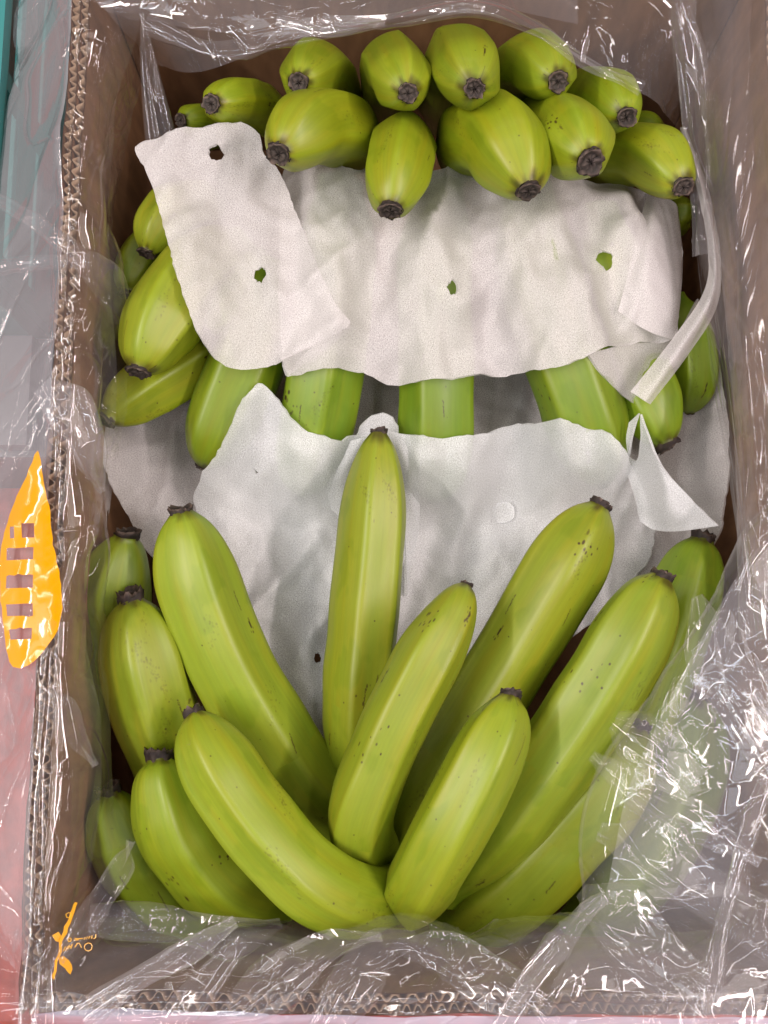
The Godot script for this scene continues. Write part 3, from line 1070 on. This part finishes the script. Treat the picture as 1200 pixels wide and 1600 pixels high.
# a narrow doubled fold of film: points [px, py, height, width in pixels]
func fold(parent: Node3D, pts: Array, m: Material, sd: float) -> void:
	var rows := []
	for k in pts.size():
		var p: Array = pts[k]
		var a: Array = pts[maxi(k - 1, 0)]
		var b: Array = pts[mini(k + 1, pts.size() - 1)]
		var d := Vector2(b[0] - a[0], b[1] - a[1]).normalized()
		var w1 := 0.5 + 0.3 * n_a.get_noise_2d(k * 0.9, sd)
		var w2 := 0.5 + 0.3 * n_a.get_noise_2d(k * 0.9 + 20.0, sd)
		var q: Vector2 = Vector2(-d.y, d.x) * float(p[3])
		var row := []
		for u in [[-w1 - 0.01, -0.004], [-w1, 0.0], [-w1 * 0.5, 0.0004], [0.1, 0.0025], [w2 * 0.6, 0.0006], [w2, 0.0], [w2 + 0.01, -0.004]]:
			row.append([p[0] + q.x * u[0], p[1] + q.y * u[0], p[2] + u[1]])
		rows.append(row)
	film(parent, rows, 0.0006, 0.007, 34.0, Vector3.ONE, m, sd, "film_fold")


func liner() -> void:
	var t := thing("plastic_liner", "crinkled clear plastic bag lining the box and hanging over its rim", "plastic bag", Vector3(0.025, 0.02, -0.015))
	# left wall: inside and over the rim
	var rows := []
	var rows2 := []
	for k in 14:
		var py := -70.0 + k * 132.0
		var xr := 112.0 - 72.0 * py / 1530.0
		var j1 := 14.0 * sin(k * 2.1)
		var j2 := 12.0 * sin(k * 1.3 + 1.0)
		rows.append([[xr - 12, py, 0.247], [xr + 6, py, 0.251], [xr + 36, py, 0.248], [xr + 60 + j2 * 0.8, py, 0.238], [xr + 84 + j1, py, 0.226], [xr + 104 + j2, py, 0.205]])
		rows2.append([[xr - 8, py, 0.249], [xr + 20, py, 0.253], [xr + 56 + j1 * 0.6, py, 0.246], [xr + 86 + j2 * 1.5, py, 0.232]])
	film(t, rows, 0.00065, 0.008, 30.0, Vector3.ONE, M.film, 1.0)
	film(t, rows2, 0.00065, 0.008, 26.0, Vector3.ONE, M.film, 5.0)
	# left: spread outside the box
	rows = []
	rows2 = []
	for k in 14:
		var py := -70.0 + k * 132.0
		var xr := 112.0 - 72.0 * py / 1530.0
		var edge := lerpf(24.0, -120.0, smoothstep(250.0, 520.0, py))
		if py > 1350:
			edge = lerpf(-120.0, 60.0, smoothstep(1340.0, 1600.0, py))
		rows.append([[edge, py, 0.20], [lerpf(edge, xr, 0.4), py, 0.222], [lerpf(edge, xr, 0.8), py, 0.243], [xr - 6, py, 0.25], [xr - 1, py, 0.251]])
		rows2.append([[edge + 30, py, 0.19], [lerpf(edge, xr, 0.6), py, 0.21], [xr - 8, py, 0.236], [xr - 2, py, 0.246]])
	film(t, rows, 0.00065, 0.009, 32.4, Vector3.ONE, M.film_thick, 7.0)
	film(t, rows2, 0.00065, 0.009, 27.0, Vector3.ONE, M.film, 9.0)
	# front: inside, over the rim and outside
	rows = []
	rows2 = []
	var rows3 := []
	for k in 13:
		var px := -60.0 + k * 113.0
		var j1 := 14.0 * sin(k * 1.9)
		var j2 := 12.0 * sin(k * 2.7 + 1.0)
		rows.append([[px, 1440 + j1, 0.208], [px, 1472 + j2, 0.232], [px, 1520 + j1 * 0.5, 0.243], [px, 1556, 0.25], [px, 1590, 0.248]])
		rows2.append([[px, 1456 + j2, 0.222], [px, 1500 + j1, 0.24], [px, 1550, 0.251], [px, 1585, 0.252]])
		var low: float = [1604.0, 1640.0, 1690.0][k] if k < 3 else 1720.0
		var qx: float = px + [110.0, 60.0, 20.0][k] if k < 3 else px
		rows3.append([[qx, 1588 - 6 * sin(k * 1.1), 0.2535], [qx, lerpf(1588, low, 0.2), 0.25], [qx, lerpf(1588, low, 0.5), 0.235], [qx, low, 0.2]])
	film(t, rows, 0.00065, 0.011, 27.0, Vector3.ONE, M.film_haze, 11.0)
	film(t, rows2, 0.00065, 0.011, 32.4, Vector3.ONE, M.film, 14.0)
	film(t, rows3, 0.00065, 0.009, 29.7, Vector3.ONE, M.film_white, 16.0)
	# back: hangs over the top hand
	film(t, [[[150, -110, 0.25], [150, -20, 0.25], [190, 40, 0.235], [235, 100, 0.2]], [[300, -110, 0.25], [300, -10, 0.252], [305, 52, 0.25], [312, 112, 0.24]], [[460, -110, 0.25], [460, -20, 0.262], [460, 24, 0.264], [462, 62, 0.262]], [[600, -110, 0.25], [600, -30, 0.268], [600, 4, 0.275], [602, 36, 0.276]], [[740, -110, 0.25], [740, -40, 0.275], [740, -4, 0.29], [742, 26, 0.29]], [[830, -110, 0.25], [835, -20, 0.268], [838, 20, 0.27], [838, 48, 0.268]], [[900, -110, 0.25], [915, -10, 0.255], [915, 50, 0.254], [908, 94, 0.25]], [[980, -110, 0.25], [1000, 0, 0.25], [1005, 70, 0.246], [1000, 138, 0.24]], [[1080, -110, 0.25], [1090, 0, 0.245], [1080, 90, 0.22], [1060, 200, 0.16]]], 0.00065, 0.008, 29.7, Vector3.ONE, M.film_haze, 21.0)
	film(t, [[[120, -110, 0.25], [150, 0, 0.255], [200, 30, 0.25]], [[300, -110, 0.25], [300, 0, 0.268], [300, 44, 0.262]], [[480, -110, 0.25], [480, 10, 0.27], [480, 62, 0.27]], [[640, -110, 0.25], [640, -10, 0.28], [640, 28, 0.288]], [[760, -110, 0.25], [760, -30, 0.28], [760, 14, 0.294]], [[900, -110, 0.25], [900, -20, 0.268], [900, 40, 0.266]]], 0.00065, 0.008, 27.0, Vector3.ONE, M.film_haze, 25.0)
	# right: long pleats down the wall
	rows = []
	rows2 = []
	for k in 9:
		var py := -80.0 + k * 135.0
		var d := py * 0.045
		rows.append([[1038 + py * 0.14, py, 0.185], [1072 + py * 0.11, py, 0.215], [1110 + d, py, 0.228], [1150 + d, py, 0.24], [1200 + d, py, 0.248], [1260 + d, py, 0.252], [1340 + d, py, 0.2]])
		rows2.append([[1080 + py * 0.11, py, 0.222], [1120 + py * 0.08, py, 0.236], [1170 + d, py, 0.24], [1230 + d, py, 0.253], [1340 + d, py, 0.17]])
	film(t, rows, 0.00065, 0.010, 40.5, Vector3(1.0, 0.5, 0.16), M.film_haze, 31.0)
	film(t, rows2, 0.00065, 0.010, 45.9, Vector3(1.0, 0.5, 0.14), M.film_haze, 35.0)
	# lower right: a big crinkled fold lying over the fruit
	rows = []
	for p in [[1215, 770, 0.235], [1150, 852, 0.232], [1090, 950, 0.23], [1010, 1080, 0.225], [936, 1222, 0.218], [912, 1330, 0.21], [904, 1412, 0.208], [832, 1510, 0.235], [772, 1600, 0.253], [740, 1700, 0.25]]:
		var w: float = 1360.0 - p[0]
		rows.append([[p[0] + 3, p[1] + 2, p[2] - 0.006], [p[0], p[1], p[2]], [p[0] + w * 0.12, p[1] + 6, p[2] + 0.012], [p[0] + w * 0.45, p[1], p[2] + 0.014], [p[0] + w * 0.75, p[1] - 8, 0.25], [1360, p[1], 0.25]])
	film(t, rows, 0.00065, 0.009, 26.0, Vector3.ONE, M.film_haze, 41.0)
	rows3 = []
	for p in [[1235, 790, 0.225], [1175, 870, 0.222], [1120, 960, 0.22], [1050, 1085, 0.215], [985, 1225, 0.208], [960, 1330, 0.2], [940, 1412, 0.198], [880, 1510, 0.225], [830, 1600, 0.24], [800, 1700, 0.24]]:
		var w: float = 1360.0 - p[0]
		rows3.append([[p[0], p[1], p[2]], [p[0] + w * 0.3, p[1] + 6, p[2] + 0.008], [p[0] + w * 0.65, p[1], p[2] + 0.012], [1360, p[1], 0.24]])
	film(t, rows3, 0.00065, 0.009, 22.0, Vector3.ONE, M.film_milky, 47.0)
	# milky doubled folds
	fold(t, [[222, 20, 0.25, 10], [232, 110, 0.235, 26], [246, 200, 0.22, 40], [258, 290, 0.205, 44], [266, 352, 0.195, 14]], M.film_haze, 61.0)
	fold(t, [[-10, 305, 0.25, 22], [60, 352, 0.258, 26], [120, 396, 0.258, 30], [168, 440, 0.24, 44], [190, 500, 0.2, 30]], M.film_haze, 62.0)
	fold(t, [[-10, 418, 0.256, 10], [60, 408, 0.26, 14], [140, 410, 0.256, 12]], M.film_haze, 63.0)
	fold(t, [[66, 600, 0.256, 40], [100, 640, 0.256, 62], [130, 700, 0.245, 44], [160, 770, 0.225, 14]], M.film_milky, 64.0)
	fold(t, [[60, 1085, 0.256, 24], [100, 1110, 0.25, 40], [126, 1160, 0.235, 36], [150, 1200, 0.225, 12]], M.film_haze, 65.0)
	fold(t, [[92, 1500, 0.255, 14], [140, 1430, 0.25, 30], [190, 1350, 0.24, 36], [205, 1310, 0.23, 10]], M.film_haze, 67.0)
	fold(t, [[130, 1590, 0.258, 50], [220, 1530, 0.258, 44], [300, 1480, 0.25, 40], [370, 1440, 0.235, 22]], M.film_milky, 68.0)
	fold(t, [[250, 1620, 0.26, 60], [300, 1560, 0.262, 54], [345, 1500, 0.255, 40], [380, 1470, 0.25, 14]], M.film_haze, 69.0)
	fold(t, [[140, 1440, 0.24, 30], [260, 1450, 0.235, 60], [360, 1462, 0.225, 50], [440, 1440, 0.21, 20]], M.film_haze, 70.0)
	fold(t, [[500, 1610, 0.26, 40], [545, 1540, 0.258, 56], [600, 1480, 0.245, 60], [650, 1462, 0.23, 26]], M.film_haze, 71.0)
	fold(t, [[770, 1620, 0.262, 40], [840, 1520, 0.252, 36], [905, 1440, 0.236, 30], [945, 1400, 0.235, 12]], M.film_milky, 72.0)
	fold(t, [[925, 1180, 0.24, 12], [990, 1230, 0.246, 40], [1090, 1290, 0.25, 46], [1190, 1350, 0.256, 30]], M.film_haze, 73.0)
	fold(t, [[960, 1130, 0.24, 20], [1000, 1150, 0.246, 60], [1050, 1190, 0.25, 40], [1085, 1230, 0.25, 10]], M.film_haze, 74.0)
	fold(t, [[1210, 1180, 0.26, 20], [1170, 1290, 0.26, 34], [1130, 1420, 0.26, 28], [1095, 1600, 0.26, 30]], M.film_haze, 75.0)
	fold(t, [[1050, -20, 0.245, 10], [1075, 100, 0.225, 40], [1092, 240, 0.215, 50], [1100, 400, 0.21, 26]], M.film_haze, 76.0)
	fold(t, [[430, 24, 0.268, 30], [520, 44, 0.274, 26], [620, 30, 0.285, 18], [740, 10, 0.296, 16], [840, 44, 0.276, 24], [920, 92, 0.262, 30], [1000, 142, 0.247, 16]], M.film_haze, 77.0)
	fold(t, [[230, 36, 0.262, 20], [340, 76, 0.268, 24], [450, 60, 0.27, 26], [600, 34, 0.286, 12]], M.film_haze, 78.0)
	fold(t, [[905, 1395, 0.222, 30], [960, 1440, 0.24, 90], [1040, 1500, 0.252, 110], [1150, 1590, 0.262, 60]], M.film_haze, 80.0)
	fold(t, [[930, 1300, 0.232, 30], [1010, 1330, 0.25, 100], [1110, 1400, 0.256, 120], [1230, 1480, 0.262, 90]], M.film_haze, 81.0)
	fold(t, [[1090, 930, 0.245, 20], [1120, 1010, 0.252, 90], [1170, 1110, 0.258, 110], [1230, 1230, 0.262, 60]], M.film_haze, 82.0)
	fold(t, [[620, 1470, 0.235, 20], [690, 1490, 0.248, 70], [780, 1530, 0.256, 80], [860, 1590, 0.26, 40]], M.film_haze, 83.0)
	fold(t, [[360, 1590, 0.262, 40], [430, 1530, 0.256, 80], [520, 1480, 0.248, 70], [600, 1462, 0.236, 20]], M.film_haze, 84.0)
	# yellow print on the film
	var hp := PackedFloat32Array()
	hp.resize(HNX * HNZ)
	for j in HNZ:
		for i in HNX:
			var x := HX0 + i * HC
			hp[j * HNX + i] = 0.2545 - 0.35 * maxf(0.0, BX0 - 0.011 - x) - 0.6 * maxf(0.0, x - BX0 - 0.004)
	sheet("printed_emblem", t, [[60, 704], [68, 745], [76, 790], [82, 850], [93, 895], [97, 950], [90, 985], [66, 1018], [44, 1040], [20, 1042], [8, 1000], [2, 930], [0, 870], [12, 815], [26, 775], [46, 735]], [[[38, 820], [58, 820], [58, 842], [38, 842]], [[17, 824], [25, 824], [25, 842], [17, 842]], [[11, 858], [57, 857], [57, 876], [11, 876]], [[11, 901], [57, 900], [57, 920], [11, 920]], [[11, 945], [56, 944], [56, 963], [12, 963]], [[16, 984], [54, 982], [54, 999], [19, 1000]]], hp, 0.0002, M.print, 0.001, 0.001, 0.003, "yellow leaf shaped print with bar lettering on the film")
	sheet("printed_leaf", t, [[92, 1496], [100, 1492], [108, 1500], [112, 1514], [111, 1522], [102, 1512], [95, 1506]], [], hp, 0.0002, M.print, 0.0, 0.004, 0.002)
	sheet("printed_leaf", t, [[80, 1461], [90, 1457], [98, 1464], [96, 1473], [88, 1472]], [], hp, 0.0002, M.print, 0.0, 0.004, 0.002)
	sheet("printed_stroke", t, [[118, 1410], [121, 1411], [107, 1450], [99, 1470], [90, 1510], [84, 1532], [81, 1530], [87, 1502], [98, 1456]], [], hp, 0.0002, M.print, 0.0, 0.005, 0.002)
	# the small half-legible yellow mark: strokes as they show, in eighths of the photograph's pixels from its corner
	for q in [[[290, 800], [318, 742]], [[318, 795], [345, 738]], [[345, 775], [365, 722]], [[378, 768], [398, 712]], [[350, 750], [390, 740]], [[425, 752], [455, 706], [478, 702], [505, 755]],
			[[583, 700], [614, 708], [630, 738], [622, 775], [592, 794], [556, 788], [538, 756], [545, 720], [583, 700]],
			[[362, 640], [385, 652], [378, 680], [352, 682], [345, 658], [362, 640]], [[412, 668], [470, 662]], [[420, 645], [465, 652], [520, 648]], [[535, 662], [548, 632], [560, 655], [576, 626], [590, 650], [602, 618]], [[622, 650], [630, 612]], [[645, 652], [668, 640], [672, 600]],
			[[352, 345], [378, 352], [384, 385], [360, 405], [330, 398], [322, 365], [352, 345]]]:
		stroke(t, q, 2.0)


# a narrow printed line on the film
func stroke(parent: Node3D, pts: Array, width: float) -> void:
	var P := PackedVector3Array()
	for k in pts.size():
		var a := Vector2(pts[maxi(k - 1, 0)][0], pts[maxi(k - 1, 0)][1])
		var b := Vector2(pts[mini(k + 1, pts.size() - 1)][0], pts[mini(k + 1, pts.size() - 1)][1])
		var c := Vector2(60.0 + pts[k][0] / 7.5, 1380.0 + pts[k][1] / 7.5)
		var d := (b - a).normalized()
		if d == Vector2.ZERO:
			d = Vector2.RIGHT
		var w := width * (0.4 + 0.12 * n_a.get_noise_2d(c.x * 0.3, c.y * 0.3))
		for u in [-1.0, 1.0]:
			P.append(at(c.x - d.y * w * u, c.y + d.x * w * u, 0.2565))
	put("printed_stroke", arrays(P, grid_normals(P, 2, pts.size()), PackedVector2Array(), grid_index(2, pts.size())), M.print, parent)
